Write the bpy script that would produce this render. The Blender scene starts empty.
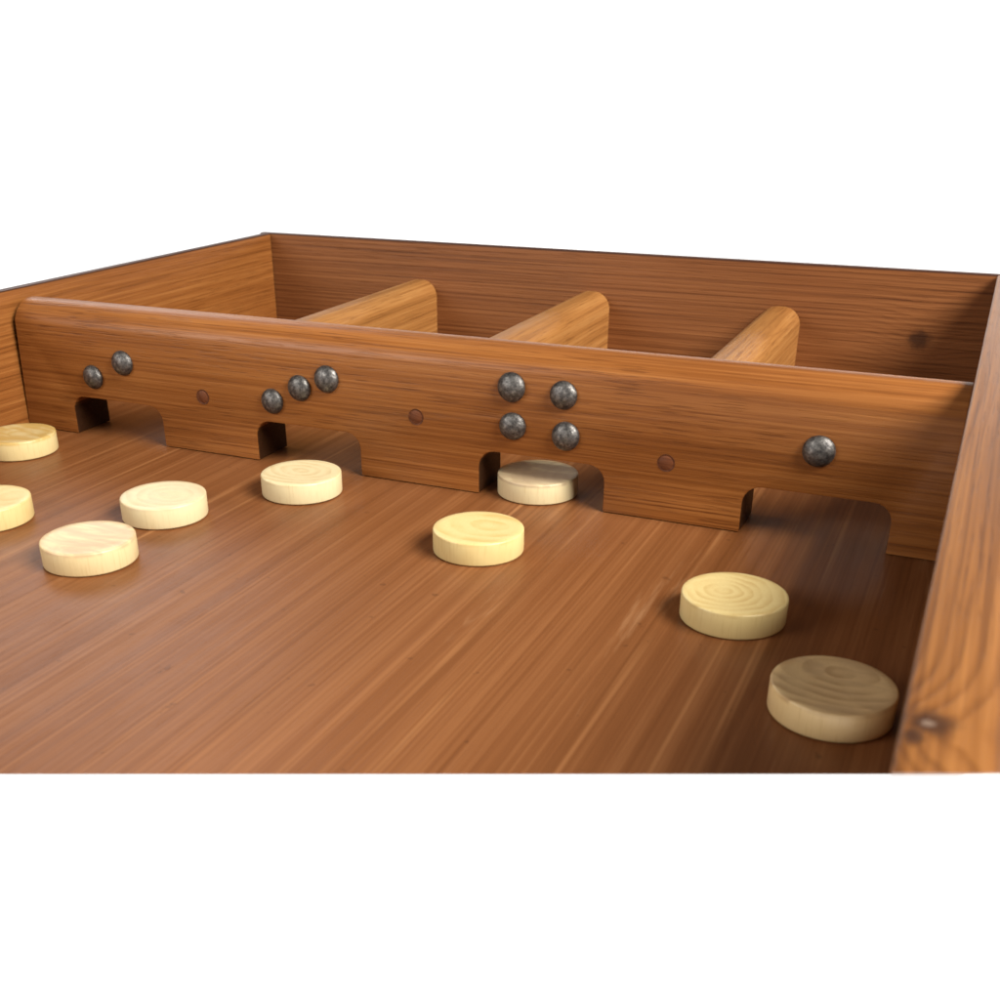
import bpy, bmesh, math, random
from mathutils import Vector, Matrix

random.seed(7)
S = bpy.context.scene
COL = S.collection

# ------------------------------------------------------------------ camera
CAM = Vector((0.6651, -0.6220, 0.2444))
FWD = Vector((-0.37751, 0.80713, -0.45389)).normalized()
RIGHT = Vector((0.90722, 0.42060, -0.00663)).normalized()
UP = RIGHT.cross(FWD).normalized()
RIGHT = FWD.cross(UP).normalized()
cd = bpy.data.cameras.new('camera')
cam = bpy.data.objects.new('camera', cd); COL.objects.link(cam)
m = Matrix((RIGHT, UP, -FWD)).transposed().to_4x4(); m.translation = CAM
cam.matrix_world = m
cd.sensor_width = 36; cd.lens = 39.86
cd.shift_x = 0.0343; cd.shift_y = 0.1353
cd.clip_start = 0.01; cd.clip_end = 50
cd.dof.use_dof = True; cd.dof.focus_distance = 0.74; cd.dof.aperture_fstop = 16.0
S.camera = cam
FPX, PX, PY = 1107.2, 465.7, 635.3

# ------------------------------------------------------------------ light
S.view_settings.view_transform = 'Standard'; S.view_settings.look = 'None'
S.view_settings.exposure = 0; S.view_settings.gamma = 1; S.view_settings.use_curve_mapping = False
W_ = bpy.data.worlds.new('World'); S.world = W_; W_.use_nodes = True
bg = W_.node_tree.nodes['Background']
bg.inputs[0].default_value = (1.0, 0.92, 0.82, 1); bg.inputs[1].default_value = 0.14


def area(name, loc, target, sx, sy, power, col=(1, 1, 1)):
    l = bpy.data.lights.new(name, 'AREA'); l.shape = 'RECTANGLE'; l.size = sx; l.size_y = sy
    l.energy = power; l.color = col
    o = bpy.data.objects.new(name, l); COL.objects.link(o); o.location = loc
    o.rotation_euler = (Vector(target) - Vector(loc)).to_track_quat('-Z', 'Y').to_euler()
    return o


area('key_softbox', (1.95, -0.40, 1.38), (0.33, 0.02, 0.0), 1.2, 0.9, 104, (1.0, 0.95, 0.86))
area('front_softbox', (-0.45, -1.10, 0.60), (0.22, -0.1, 0.0), 0.7, 0.6, 11, (1.0, 0.96, 0.9))
area('sheen_softbox', (-1.15, 1.10, 1.15), (0.35, -0.25, 0.0), 0.9, 0.7, 8, (1.0, 0.97, 0.97))  # added unseen softbox, gives the floor and bar top a pale sheen
area('sweep_underfill', (0.3, -0.1, -0.75), (0.3, -0.1, 0), 5.5, 4.0, 128)  # added lamp out of view beneath the sweep, turns its floor white
area('sweep_backfill', (0.3, 1.85, 0.20), (0.3, 1.5, 0.20), 6.4, 0.8, 42)  # added lamp hidden behind the sweep, lifts its upright to white

S.render.engine = 'CYCLES'
S.cycles.max_bounces = 8
S.cycles.filter_width = 1.6


# ------------------------------------------------------------------ node helper
class NT:
    def __init__(s, name):
        s.m = bpy.data.materials.new(name); s.m.use_nodes = True
        s.t = s.m.node_tree; s.b = s.t.nodes['Principled BSDF']
        s.out = s.t.nodes['Material Output']

    def n(s, typ, ins=None, **kw):
        x = s.t.nodes.new(typ)
        for k, v in kw.items(): setattr(x, k, v)
        for k, v in (ins or {}).items(): s.set(x.inputs[k], v)
        return x

    def set(s, sock, v):
        if isinstance(v, bpy.types.NodeSocket): s.t.links.new(v, sock)
        else: sock.default_value = v

    def math(s, op, a, b=0.0, c=0.0, clamp=False):
        x = s.n('ShaderNodeMath', operation=op, use_clamp=clamp)
        s.set(x.inputs[0], a); s.set(x.inputs[1], b); s.set(x.inputs[2], c)
        return x.outputs[0]

    def mix(s, f, a, b, blend='MIX'):
        x = s.n('ShaderNodeMix', data_type='RGBA', blend_type=blend)
        s.set(x.inputs[0], f); s.set(x.inputs[6], a); s.set(x.inputs[7], b)
        return x.outputs[2]

    def ramp(s, f, stops, interp='LINEAR'):
        x = s.n('ShaderNodeValToRGB', {0: f}); r = x.color_ramp; r.interpolation = interp
        while len(r.elements) < len(stops): r.elements.new(0.5)
        for e, (p, c) in zip(r.elements, stops):
            e.position = p; e.color = c if len(c) == 4 else (*c, 1)
        return x.outputs[0]

    def noise(s, vec, scale, detail=3, rough=0.55, dist=0.0):
        return s.n('ShaderNodeTexNoise', {'Vector': vec, 'Scale': scale, 'Detail': detail,
                                          'Roughness': rough, 'Distortion': dist}).outputs[0]

    def smooth(s, v, a, b, lo=0.0, hi=1.0):
        x = s.n('ShaderNodeMapRange', interpolation_type='SMOOTHSTEP')
        for i, q in enumerate((v, a, b, lo, hi)): s.set(x.inputs[i], q)
        return x.outputs[0]


def c3(*a): return (a[0], a[1], a[2], 1)


def wood(name, axis, across, dark, mid, light, rings=70.0, warp=0.9, streak=0.0, seed=0.0,
         knots=(), rough=0.34, ring_amt=0.5, fine_amt=0.5, coat=0.25, blot=0.35, waves=1.0, med_x=120.0, fine_x=480.0, med_amt=0.8,
         spec=0.25, knot_push=1.6, pore_amt=0.45, bump=0.25, med_l=1.6, fine_l=5.0, knot_amt=0.85, top_dark=False, rim=0.0, scuff=0.0):
    """stained timber: axis = grain direction, across = vector giving the growth-ring coordinate"""
    N = NT(name)
    tc = N.n('ShaderNodeTexCoord').outputs['Object']
    pos = N.n('ShaderNodeVectorMath', {0: tc, 1: (seed, seed * 1.7, seed * 0.6)}, operation='ADD').outputs[0]

    def stretched(along, cross):
        sc = [cross] * 3; sc['xyz'.index(axis)] = along
        return N.n('ShaderNodeVectorMath', {0: pos, 1: sc}, operation='MULTIPLY').outputs[0]
    ring = N.n('ShaderNodeVectorMath', {0: pos, 1: across}, operation='DOT_PRODUCT').outputs[1]
    w1 = N.noise(stretched(1.6 * waves, 9.0), 1.0, 2, 0.5)
    w2 = N.noise(stretched(8.0 * waves, 40.0), 1.0, 2, 0.5)
    q = N.math('MULTIPLY', ring, rings)
    q = N.math('ADD', q, N.math('MULTIPLY', w1, warp * 8.0))
    q = N.math('ADD', q, N.math('MULTIPLY', w2, warp * 0.8))
    kmask = None
    speck = None
    for (kp, kr, stretch, pip) in knots:
        d = N.n('ShaderNodeVectorMath', {0: tc, 1: kp}, operation='SUBTRACT').outputs[0]
        sc = [1.0] * 3; sc['xyz'.index(axis)] = 1.0 / stretch
        d = N.n('ShaderNodeVectorMath', {0: d, 1: sc}, operation='MULTIPLY').outputs[0]
        d = N.n('ShaderNodeVectorMath', {0: d}, operation='LENGTH').outputs[1]
        d = N.math('ADD', d, N.math('MULTIPLY', N.math('SUBTRACT', N.noise(tc, 160, 2), 0.5), kr * 0.9))
        r = N.math('DIVIDE', d, kr)
        bulge = N.math('EXPONENT', N.math('MULTIPLY', N.math('MULTIPLY', r, r), -0.10))
        q = N.math('ADD', q, N.math('MULTIPLY', bulge, knot_push))
        k = N.smooth(r, 1.25, 0.35)
        if pip: speck = N.smooth(r, 0.26, 0.10)
        kmask = k if kmask is None else N.math('MAXIMUM', kmask, k)
    saw = N.math('FRACT', q)
    # slow rise over the pale early wood, quick fall after the dark late wood
    late = N.math('MULTIPLY', N.smooth(saw, 0.30, 0.86), N.smooth(saw, 1.0, 0.88))
    late = N.math('MULTIPLY', late, N.smooth(N.noise(stretched(2.0, 30.0), 1.0, 2), 0.25, 0.62, 0.35, 1.0))
    med = N.noise(stretched(med_l, med_x), 1.0, 4, 0.6)
    fine = N.noise(stretched(fine_l, fine_x), 1.0, 3, 0.6)
    pores = N.noise(stretched(34.0, 900.0), 1.0, 2, 0.5)
    v = N.math('ADD', N.math('MULTIPLY', N.math('SUBTRACT', med, 0.5), med_amt),
               N.math('MULTIPLY', N.math('SUBTRACT', fine, 0.5), 1.5 * fine_amt))
    v = N.math('SUBTRACT', N.math('ADD', v, 0.56), N.math('MULTIPLY', late, ring_amt))
    colr = N.ramp(v, [(0.08, dark), (0.5, mid), (0.92, light)])
    # stain taken up unevenly
    bl = N.noise(stretched(3.5, 8.0), 1.0, 3, 0.55)
    colr = N.mix(N.smooth(bl, 0.42, 0.75, 0.0, blot), colr, c3(0.62, 0.50, 0.42), 'MULTIPLY')
    colr = N.mix(N.smooth(bl, 0.46, 0.22, 0.0, blot * 0.8), colr, c3(1.28, 1.22, 1.1), 'MULTIPLY')
    pd = N.smooth(N.noise(stretched(5.0, 32.0), 1.0, 3), 0.36, 0.62, 0.15, 1.0)
    colr = N.mix(N.math('MULTIPLY', N.smooth(pores, 0.54, 0.64, 0.0, pore_amt), pd), colr, c3(0.42, 0.34, 0.28), 'MULTIPLY')
    if streak > 0:
        st = N.noise(stretched(1.2, 120.0), 1.0, 2, 0.5)
        brk = N.noise(stretched(5.0, 30.0), 1.0, 2)
        sm = N.math('MULTIPLY', N.smooth(st, 0.585, 0.68), N.smooth(brk, 0.35, 0.6))
        colr = N.mix(N.math('MULTIPLY', sm, streak), colr, c3(light[0] * 1.35, light[1] * 1.45, light[2] * 1.5))
    if kmask is not None:
        colr = N.mix(N.math('MULTIPLY', kmask, knot_amt), colr, c3(0.035, 0.014, 0.008))
    if speck is not None:
        colr = N.mix(speck, colr, c3(0.17, 0.115, 0.085))    # pale speck in the knot
    if top_dark:      # darker along the upper edge
        tz = N.n('ShaderNodeSeparateXYZ', {0: tc}).outputs[2]
        colr = N.mix(N.smooth(tz, 0.1023 - 0.0016, 0.1023 - 0.0005, 0.0, 0.85), colr, c3(0.030, 0.012, 0.010))
    if rim > 0:       # dirt and stain caught in the joint round a plug
        flat = N.n('ShaderNodeVectorMath', {0: tc, 1: (1, 0, 1)}, operation='MULTIPLY').outputs[0]
        rl = N.math('ADD', N.n('ShaderNodeVectorMath', {0: flat}, operation='LENGTH').outputs[1],
                    N.math('MULTIPLY', N.math('SUBTRACT', N.noise(tc, 500, 2), 0.5), rim * 0.7))
        colr = N.mix(N.smooth(rl, rim * 0.72, rim * 1.1, 0.0, 0.5), colr, c3(0.022, 0.009, 0.005))
    if scuff > 0:     # faint rubbed tracks and dents left by the sliding discs
        sv = N.noise(stretched(4.0, 55.0), 1.0, 5, 0.7, 0.6)
        colr = N.mix(N.smooth(sv, 0.63, 0.78, 0.0, scuff), colr, c3(0.40, 0.22, 0.11))
        dv = N.noise(pos, 130, 2, 0.5)
        colr = N.mix(N.smooth(dv, 0.71, 0.76, 0.0, scuff), colr, c3(0.06, 0.022, 0.009))
    # sawn end grain stained darker, with the gates' inner shade put into its colour
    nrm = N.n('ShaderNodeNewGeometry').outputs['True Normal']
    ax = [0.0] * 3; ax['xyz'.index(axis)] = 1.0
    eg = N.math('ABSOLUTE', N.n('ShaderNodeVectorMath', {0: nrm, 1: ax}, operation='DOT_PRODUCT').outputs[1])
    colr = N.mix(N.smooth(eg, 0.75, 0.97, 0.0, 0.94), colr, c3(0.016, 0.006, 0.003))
    N.set(N.b.inputs['Base Color'], colr)
    rg = N.math('ADD', N.math('MULTIPLY', N.math('SUBTRACT', med, 0.5), 0.22), rough)
    rg = N.math('ADD', rg, N.math('MULTIPLY', N.math('SUBTRACT', N.noise(tc, 22, 4), 0.5), 0.10))
    N.set(N.b.inputs['Roughness'], rg)
    N.b.inputs['Specular IOR Level'].default_value = spec
    N.b.inputs['Coat Weight'].default_value = coat; N.b.inputs['Coat Roughness'].default_value = 0.28
    h = N.math('ADD', N.math('MULTIPLY', fine, 0.6), N.math('MULTIPLY', N.smooth(pores, 0.54, 0.66), -0.8))
    h = N.math('ADD', h, N.math('MULTIPLY', late, -0.5))
    bp = N.n('ShaderNodeBump', {'Strength': bump, 'Distance': 0.0006, 'Height': h})
    N.set(N.b.inputs['Normal'], bp.outputs[0])
    return N.m


def disc_wood(name, base, ringc, centre, freq, amt, smudge=None, seed=0.0):
    """turned pale wood: growth rings on the flat faces, long fibres down the edge"""
    N = NT(name)
    tc = N.n('ShaderNodeTexCoord').outputs['Object']
    pos = N.n('ShaderNodeVectorMath', {0: tc, 1: (centre[0], centre[1], -1.2 * 0.0)}, operation='SUBTRACT').outputs[0]
    sx = N.n('ShaderNodeVectorMath', {0: pos, 1: (1.0, centre[2], 0.18)}, operation='MULTIPLY').outputs[0]
    d = N.n('ShaderNodeVectorMath', {0: sx}, operation='LENGTH').outputs[1]
    sp = N.n('ShaderNodeVectorMath', {0: tc, 1: (seed, seed * 1.3, seed)}, operation='ADD').outputs[0]
    d = N.math('ADD', d, N.math('MULTIPLY', N.math('SUBTRACT', N.noise(sp, 40, 2), 0.5), 0.009))
    q = N.math('FRACT', N.math('MULTIPLY', d, freq))
    late = N.math('MULTIPLY', N.smooth(q, 0.15, 0.85), N.smooth(q, 1.0, 0.88))
    late = N.math('MULTIPLY', late, N.smooth(N.noise(sp, 55, 2), 0.3, 0.65, 0.15, 1.0))
    zz = N.n('ShaderNodeSeparateXYZ', {0: tc}).outputs[2]
    late = N.math('MULTIPLY', late, N.smooth(zz, 0.0105, 0.0128, 0.06, 1.0))
    fib = N.noise(N.n('ShaderNodeVectorMath', {0: sp, 1: (1, 1, 0.06)}, operation='MULTIPLY').outputs[0], 900, 3, 0.6)
    col = N.mix(N.math('MULTIPLY', late, amt), base, ringc)
    col = N.mix(N.smooth(fib, 0.5, 0.75, 0, 0.35), col, c3(0.72, 0.62, 0.48), 'MULTIPLY')
    blot = N.noise(sp, 34, 3)
    col = N.mix(N.smooth(blot, 0.5, 0.75, 0, 0.3), col, c3(0.86, 0.74, 0.6), 'MULTIPLY')
    if smudge:
        sc, s_amt = smudge
        z = N.n('ShaderNodeSeparateXYZ', {0: tc}).outputs[2]
        up = N.smooth(z, 0.0105, 0.0125)
        wv = N.noise(N.n('ShaderNodeVectorMath', {0: sp, 1: (1.0, 2.6, 1)}, operation='MULTIPLY').outputs[0], 30, 3, 0.55, 1.2)
        col = N.mix(N.math('MULTIPLY', up, N.smooth(wv, 0.36, 0.62, 0, s_amt)), col, sc)
    N.set(N.b.inputs['Base Color'], col)
    N.set(N.b.inputs['Roughness'], N.math('ADD', 0.34, N.math('MULTIPLY', blot, 0.2)))
    N.b.inputs['Coat Weight'].default_value = 0.2; N.b.inputs['Coat Roughness'].default_value = 0.3
    bp = N.n('ShaderNodeBump', {'Strength': 0.2, 'Distance': 0.0003,
                                'Height': N.math('ADD', fib, N.math('MULTIPLY', late, -0.6))})
    N.set(N.b.inputs['Normal'], bp.outputs[0])
    return N.m


def metal():
    N = NT('blackened_steel')
    tc = N.n('ShaderNodeTexCoord').outputs['Object']
    a = N.noise(tc, 420, 3, 0.6); b = N.noise(tc, 1300, 2, 0.6)
    N.set(N.b.inputs['Base Color'], N.ramp(a, [(0.3, (0.05, 0.047, 0.048)), (0.55, (0.15, 0.145, 0.142)), (0.75, (0.29, 0.28, 0.27))]))
    N.b.inputs['Metallic'].default_value = 0.92
    N.set(N.b.inputs['Roughness'], N.math('ADD', 0.34, N.math('MULTIPLY', b, 0.3)))
    bp = N.n('ShaderNodeBump', {'Strength': 0.4, 'Distance': 0.0006, 'Height': N.math('ADD', a, N.math('MULTIPLY', b, 0.4))})
    N.set(N.b.inputs['Normal'], bp.outputs[0])
    return N.m


def acrylic():
    N = NT('white_acrylic')
    t = N.n('ShaderNodeBsdfTranslucent', {'Color': c3(0.92, 0.92, 0.92)})
    d = N.n('ShaderNodeBsdfDiffuse', {'Color': c3(0.85, 0.85, 0.85)})
    mx = N.n('ShaderNodeMixShader', {0: 0.65})
    N.t.links.new(d.outputs[0], mx.inputs[1]); N.t.links.new(t.outputs[0], mx.inputs[2])
    N.t.links.new(mx.outputs[0], N.out.inputs[0])
    return N.m


# ------------------------------------------------------------------ mesh helpers
def finish(name, bm, mat, parent=None, loc=None, ang=35):
    bmesh.ops.recalc_face_normals(bm, faces=bm.faces[:])
    for f in bm.faces: f.smooth = True
    for e in bm.edges:
        e.smooth = len(e.link_faces) == 2 and e.calc_face_angle(9) < math.radians(ang)
    me = bpy.data.meshes.new(name); bm.to_mesh(me); bm.free()
    me.materials.append(mat)
    o = bpy.data.objects.new(name, me); COL.objects.link(o)
    if parent: o.parent = parent
    if loc: o.location = loc
    return o


def extrude_profile(prof, axis, a, b):
    """prof = list of 2-D points; axis 'x' -> (y,z) profile, 'y' -> (x,z) profile"""
    bm = bmesh.new()
    P = (lambda t, p: (t, p[0], p[1])) if axis == 'x' else (lambda t, p: (p[0], t, p[1]))
    A = [bm.verts.new(P(a, p)) for p in prof]; B = [bm.verts.new(P(b, p)) for p in prof]
    bm.faces.new(A); bm.faces.new(B[::-1])
    n = len(prof)
    for i in range(n):
        bm.faces.new((A[i], B[i], B[(i + 1) % n], A[(i + 1) % n]))
    return bm


def arc(cx, cz, r, a0, a1, n=8):
    return [(cx + r * math.cos(math.radians(a0 + (a1 - a0) * i / n)),
             cz + r * math.sin(math.radians(a0 + (a1 - a0) * i / n))) for i in range(n + 1)]


def lathe(prof, n=96):
    """prof = list of (radius, z); radius 0 closes to a point"""
    bm = bmesh.new(); rings = []
    for r, z in prof:
        if r <= 1e-9: rings.append([bm.verts.new((0, 0, z))])
        else: rings.append([bm.verts.new((r * math.cos(2 * math.pi * i / n), r * math.sin(2 * math.pi * i / n), z)) for i in range(n)])
    for A, B in zip(rings, rings[1:]):
        for i in range(n):
            j = (i + 1) % n
            if len(A) == 1: bm.faces.new((A[0], B[i], B[j]))
            elif len(B) == 1: bm.faces.new((A[i], A[j], B[0]))
            else: bm.faces.new((A[i], A[j], B[j], B[i]))
    return bm


# the photographed stretch of the board ends here: a bevelled saw cut right through floor and rails
row = 774.0
DIR = (FWD * FPX - UP * (row - PY)).normalized()
CUT_N = RIGHT.cross(DIR).normalized()
if CUT_N.z < 0: CUT_N = -CUT_N


def saw(bm):
    bmesh.ops.bisect_plane(bm, geom=bm.verts[:] + bm.edges[:] + bm.faces[:], dist=1e-6,
                           plane_co=CAM, plane_no=CUT_N, clear_inner=True)
    bmesh.ops.holes_fill(bm, edges=[e for e in bm.edges if len(e.link_faces) == 1])


# ------------------------------------------------------------------ sizes (metres)
WID, HW, DEP, TB, HB, ZG = 0.6634, 0.1023, 0.3498, 0.0358, 0.0955, 0.0292
TW, TL = 0.0275, 0.0125        # thickness of the near right rail, of the other two walls
BASE = -0.020      # underside of the board

# ------------------------------------------------------------------ setting
prof = [(-2.6, 0.0), (0.95, 0.0)]
prof += [(0.95 + 0.55 * math.sin(math.radians(a)), 0.50 - 0.50 * math.cos(math.radians(a))) for a in range(6, 91, 6)]
prof += [(1.5, 0.52)]

bm = bmesh.new()
A = [bm.verts.new((-3.0, y, BASE - 0.0005 + z)) for y, z in prof]; B = [bm.verts.new((3.6, y, BASE - 0.0005 + z)) for y, z in prof]
for i in range(len(prof) - 1): bm.faces.new((A[i], B[i], B[i + 1], A[i + 1]))
back = finish('backdrop', bm, acrylic()); back['kind'] = 'structure'

# ------------------------------------------------------------------ timber
M_floor = wood('stained_floor_veneer', 'y', (1, 0.0, 0.35), c3(0.110, 0.038, 0.011), c3(0.186, 0.069, 0.023), c3(0.30, 0.130, 0.050),
               rings=62, warp=0.45, streak=0.5, seed=3.1, ring_amt=0.09, fine_amt=0.45, rough=0.37, coat=0.0, blot=0.35, waves=0.5,
               med_x=110, med_amt=0.5, spec=0.15, pore_amt=0.12, bump=0.12, scuff=0.4, med_l=0.9, fine_l=2.5)
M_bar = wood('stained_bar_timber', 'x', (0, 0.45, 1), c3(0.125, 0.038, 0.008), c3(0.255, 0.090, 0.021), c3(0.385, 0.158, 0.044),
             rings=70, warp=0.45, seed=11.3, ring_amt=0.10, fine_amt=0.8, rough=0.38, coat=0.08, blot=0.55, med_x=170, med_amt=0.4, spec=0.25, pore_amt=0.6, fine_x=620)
M_back = wood('dark_stained_pine', 'x', (0, 0.3, 1), c3(0.070, 0.022, 0.008), c3(0.205, 0.075, 0.025), c3(0.30, 0.122, 0.044),
              rings=230, warp=0.3, seed=5.7, ring_amt=0.16, fine_amt=0.75, rough=0.45, coat=0.03, med_x=210, med_amt=0.4, spec=0.15, pore_amt=0.3, top_dark=True,
              knots=[((0.6157, DEP, 0.049), 0.0085, 1.2, False)], waves=1.0, knot_push=2.2, knot_amt=0.8, fine_l=3.5)
M_side = wood('stained_side_pine', 'y', (0.6, 0, 1), c3(0.110, 0.036, 0.008), c3(0.245, 0.087, 0.021), c3(0.355, 0.150, 0.042),
              rings=95, warp=0.5, seed=8.2, ring_amt=0.12, fine_amt=0.8, rough=0.42, coat=0.03, waves=1.2, med_x=170, med_amt=0.5, spec=0.15, top_dark=True)
M_rail = wood('stained_rail_pine', 'y', (1.0, 0, 0.5), c3(0.085, 0.028, 0.007), c3(0.205, 0.078, 0.019), c3(0.33, 0.142, 0.042),
              rings=210, warp=0.5, seed=4.4, ring_amt=0.22, fine_amt=0.8, rough=0.36, coat=0.06, waves=1.2, med_x=200, med_amt=0.8, spec=0.18,
              knots=[((WID + 0.0062, -0.3657, HW), 0.0066, 1.1, True), ((WID + 0.0036, -0.3735, HW), 0.0030, 1.8, False)], knot_push=1.4, fine_l=3.0)
M_div = wood('golden_divider_timber', 'y', (0.6, 0, 1), c3(0.17, 0.066, 0.017), c3(0.325, 0.143, 0.040), c3(0.45, 0.23, 0.078),
             rings=80, warp=0.4, seed=2.2, ring_amt=0.12, fine_amt=0.7, rough=0.42, coat=0.1, med_x=150, med_amt=0.5)
M_plug = wood('dark_plug_timber', 'z', (1, 0.3, 0), c3(0.06, 0.018, 0.007), c3(0.13, 0.040, 0.014), c3(0.18, 0.062, 0.024),
              rings=300, warp=0.3, seed=1.0, rough=0.55, coat=0.0, ring_amt=0.2, rim=0.0052)
M_metal = metal()

# ------------------------------------------------------------------ the board
board = bpy.data.objects.new('shuffleboard', None); COL.objects.link(board)
board.location = (WID / 2, DEP / 2, BASE); board.empty_display_size = 0.1
board['label'] = 'brown stained wooden shuffleboard with a four-gate crossbar and three rear dividers'
board['category'] = 'shuffleboard'
bpy.context.view_layer.update()
INV = Matrix.Translation(-board.location)


def part(name, bm, mat, parent=board, ang=35):
    """part built in board coordinates; its own origin stays at the board's zero corner"""
    o = finish(name, bm, mat, parent, ang=ang)
    if parent is board: o.matrix_parent_inverse = INV
    return o


YN = -0.62
bm = extrude_profile([(-0.003, BASE), (WID + 0.003, BASE), (WID + 0.003, 0), (-0.003, 0)], 'y', YN, DEP + 0.003)
saw(bm); part('floor_panel', bm, M_floor)


def wall_profile(inner, sign, TW):
    """upright board: nearly square inside arris, rounded outside arris"""
    o = inner + sign * TW; r0, r1 = 0.0012, min(0.0085, TW * 0.45)
    pts = [(inner, BASE)]
    pts += [(inner + sign * r0 * (1 - math.cos(math.radians(a))), HW - r0 + r0 * math.sin(math.radians(a))) for a in (0, 30, 60, 90)]
    pts += [(o - sign * r1 * (1 - math.cos(math.radians(a))), HW - r1 + r1 * math.sin(math.radians(a))) for a in range(90, -1, -10)]
    pts += [(o, BASE)]
    return pts


for inner, sg, tw, mt in ((0.0, -1, TL, M_side), (WID, 1, TW, M_rail)):
    bm = extrude_profile(wall_profile(inner, sg, tw), 'y', YN, DEP - 0.0012)
    saw(bm); part('side_wall', bm, mt)
bm = extrude_profile(wall_profile(DEP, 1, TL), 'x', -TL, WID + TW)
part('back_wall', bm, M_back)

# gate bar
GATES = [(0.0495, 0.1320), (0.2145, 0.2970), (0.3845, 0.4683), (0.5530, 0.6355)]
RC = 0.0105
out = [(0.0006, 0.0008)]
for a, b in GATES:
    out.append((a, 0.0008))
    out += arc(a + RC, ZG - RC, RC, 180, 90, 6)
    out += arc(b - RC, ZG - RC, RC, 90, 0, 6)
    out.append((b, 0.0008))
out += [(WID - 0.0006, 0.0008), (WID - 0.0006, HB), (0.0060, HB)]
bm = extrude_profile(out, 'y', 0.0, TB)
top = [e for e in bm.edges if all(abs(v.co.z - HB) < 1e-6 for v in e.verts) and abs(e.verts[0].co.y - e.verts[1].co.y) < 1e-6]
bmesh.ops.bevel(bm, geom=top, offset=0.0150, segments=9, profile=0.42, affect='EDGES')
arr = [e for e in bm.edges if all(v.co.z < ZG + 0.001 for v in e.verts) and abs(e.verts[0].co.y - e.verts[1].co.y) < 1e-6
       and not all(v.co.z < 0.0012 for v in e.verts)]
bmesh.ops.bevel(bm, geom=arr, offset=0.0009, segments=2, profile=0.5, affect='EDGES')
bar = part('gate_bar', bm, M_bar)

# dividers behind the bar
DW = 0.034
for xc, z in ((0.1660, 0.0685), (0.3375, 0.0690), (0.5040, 0.0678)):
    h = DW / 2; r = 0.0150
    pf = [(xc - h, 0.0004), (xc - h, z - r + 0.002)] + arc(xc - h + r, z - r, r, 158, 96, 7) + arc(xc + h - r, z - r, r, 84, 22, 7) + [(xc + h, z - r + 0.002), (xc + h, 0.0004)]
    part('divider', extrude_profile(pf, 'y', TB + 0.0003, DEP - 0.0003), M_div)

# domed nail heads and dowel plugs let into the front of the bar
R = 0.0089
rot = Matrix.Rotation(math.radians(90), 4, 'X')
dome = [(R * 0.96, -0.0004), (R, 0.0006)] + [(R * math.cos(math.radians(a)), 0.0006 + 0.0052 * math.sin(math.radians(a))) for a in range(8, 90, 9)] + [(0, 0.0058)]
proto = None
NAILS = [(0.0734, 0.0456), (0.1029, 0.0586), (0.2300, 0.0444), (0.2527, 0.0557), (0.2744, 0.0639),
         (0.4067, 0.0720), (0.4077, 0.0477), (0.4406, 0.0706), (0.4428, 0.0455), (0.5919, 0.0550)]
for x, z in NAILS:
    if proto is None:
        bm = lathe(dome, 40); bm.transform(rot)
        for v in bm.verts: v.co += v.normal * 0
        proto = finish('nail_head', bm, M_metal, bar); o = proto
    else:
        o = proto.copy(); COL.objects.link(o); o.parent = bar
    s = random.uniform(0.97, 1.04)
    o.location = (x, 0.0, z); o.rotation_euler = (random.uniform(-.06, .06), random.uniform(0, 6.28), random.uniform(-.06, .06)); o.scale = (s, s, s)
proto = None
for x, z in ((0.1710, 0.0410), (0.3399, 0.0457), (0.5061, 0.0367)):
    if proto is None:
        bm = lathe([(0.0054, -0.0005), (0.0053, 0.0003), (0.0044, 0.0001), (0.0036, 0.0005), (0, 0.0006)], 32); bm.transform(rot)
        proto = finish('dowel_plug', bm, M_plug, bar); o = proto
    else:
        o = proto.copy(); COL.objects.link(o); o.parent = bar
    o.location = (x, 0.0, z); o.rotation_euler = (0, random.uniform(0, 6), 0)

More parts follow.
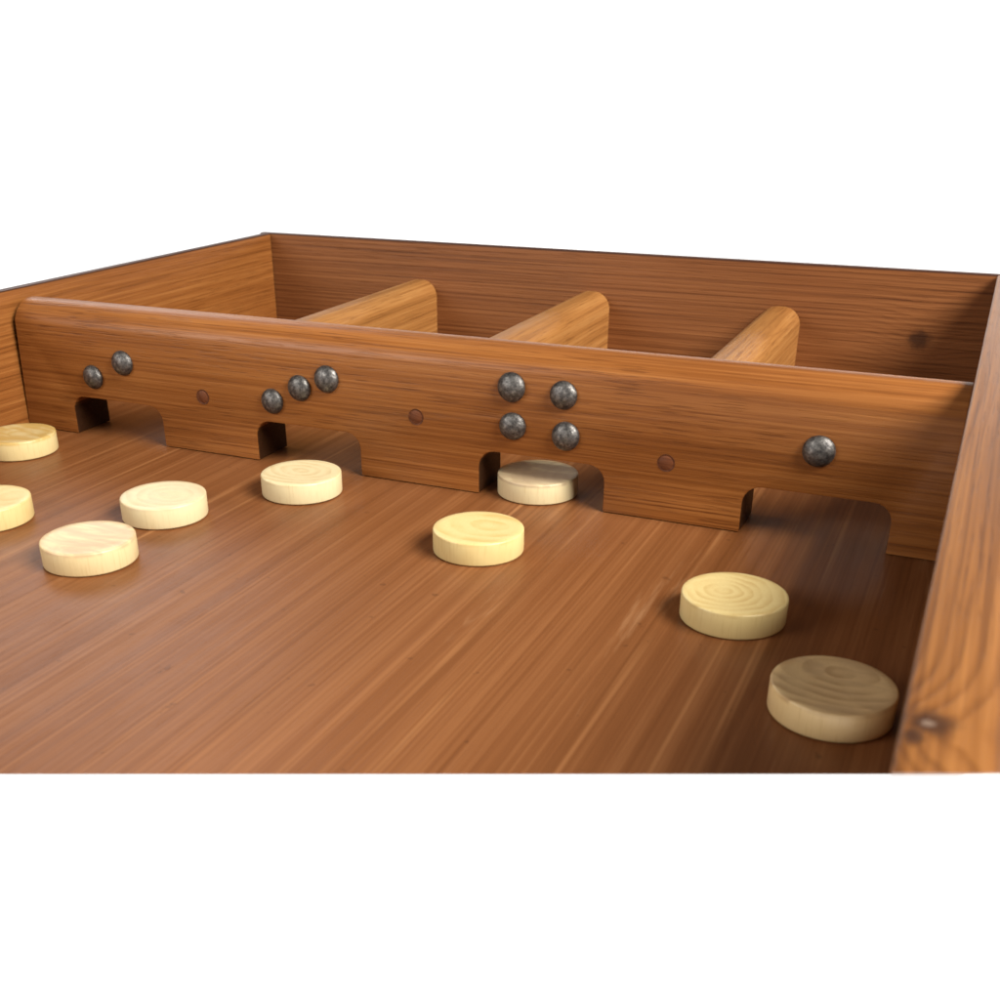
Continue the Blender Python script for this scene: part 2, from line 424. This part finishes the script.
# ------------------------------------------------------------------ sliding discs
RD, HD = 0.0260, 0.0133
DPROF = [(0, 0), (RD - 0.0008, 0), (RD - 0.0002, 0.0003), (RD, 0.0009), (RD, HD - 0.0009), (RD - 0.0002, HD - 0.0003), (RD - 0.0008, HD),
         (RD - 0.0040, HD), (RD - 0.0070, HD - 0.00012), (RD - 0.012, HD - 0.0003), (0.006, HD - 0.0004), (0, HD - 0.0004)]
cream = c3(0.72, 0.62, 0.38); yel = c3(0.70, 0.56, 0.26)
DISCS = [
    ((0.4229, -0.0861), 'yellow wooden disc with a faint swirl, out on the floor before the four-stud gate',
     (yel, c3(0.58, 0.38, 0.12), (0.004, 0.006, 1.3), 85, 0.6, None)),
    ((0.2777, -0.0438), 'cream wooden disc standing right in front of the gate under the three slanting studs',
     (cream, c3(0.60, 0.46, 0.24), (-0.003, 0.004, 1.5), 130, 0.75, None)),
    ((0.2230, -0.1147), 'cream wooden disc just behind the pinkish-topped disc, left of centre',
     (cream, c3(0.60, 0.46, 0.26), (0.004, 0.002, 1.2), 130, 0.7, (c3(0.66, 0.50, 0.34), 0.35))),
    ((0.2292, -0.1882), 'wooden disc with a pinkish brown smudged top, nearest the camera on the left',
     (c3(0.70, 0.57, 0.32), c3(0.56, 0.38, 0.20), (-0.02, 0.03, 1.0), 120, 0.35, (c3(0.56, 0.37, 0.22), 0.8))),
    ((0.4182, 0.0179), 'wooden disc with a grey-brown streaked top, sitting inside the gate under the four studs',
     (cream, c3(0.55, 0.42, 0.24), (0.03, 0.004, 1.0), 150, 0.5, (c3(0.42, 0.30, 0.19), 0.7))),
    ((0.5752, -0.1153), 'yellow wooden disc with many fine rings, in front of the single-stud gate',
     (yel, c3(0.52, 0.34, 0.11), (-0.006, 0.001, 1.1), 190, 0.6, None)),
    ((0.6336, -0.1892), 'shaded brownish disc with dark growth rings, beside the right side wall',
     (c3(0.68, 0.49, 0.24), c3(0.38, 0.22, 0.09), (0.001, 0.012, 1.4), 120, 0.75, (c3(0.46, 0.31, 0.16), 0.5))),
    ((0.0424, -0.0518), 'golden-topped pale-rimmed wooden disc by the left side wall, before the two-stud gate',
     (c3(0.70, 0.57, 0.29), c3(0.55, 0.37, 0.10), (0.002, 0.0, 1.2), 90, 0.6, (c3(0.56, 0.36, 0.10), 0.8))),
    ((0.1283, -0.1648), 'plain yellow disc cut by the left picture edge, nearer the camera than the golden-topped one',
     (yel, c3(0.60, 0.42, 0.16), (0.01, 0.01, 1.0), 110, 0.4, None)),
]
base = None
for i, ((x, y), lab, (bc, rc, cen, fr, am, sm)) in enumerate(DISCS):
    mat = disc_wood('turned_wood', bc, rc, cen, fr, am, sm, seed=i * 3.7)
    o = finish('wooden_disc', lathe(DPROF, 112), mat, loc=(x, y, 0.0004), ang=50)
    o.rotation_euler = (0, 0, 0)
    o['label'] = lab; o['category'] = 'disc'; o['group'] = 'wooden discs on the shuffleboard'
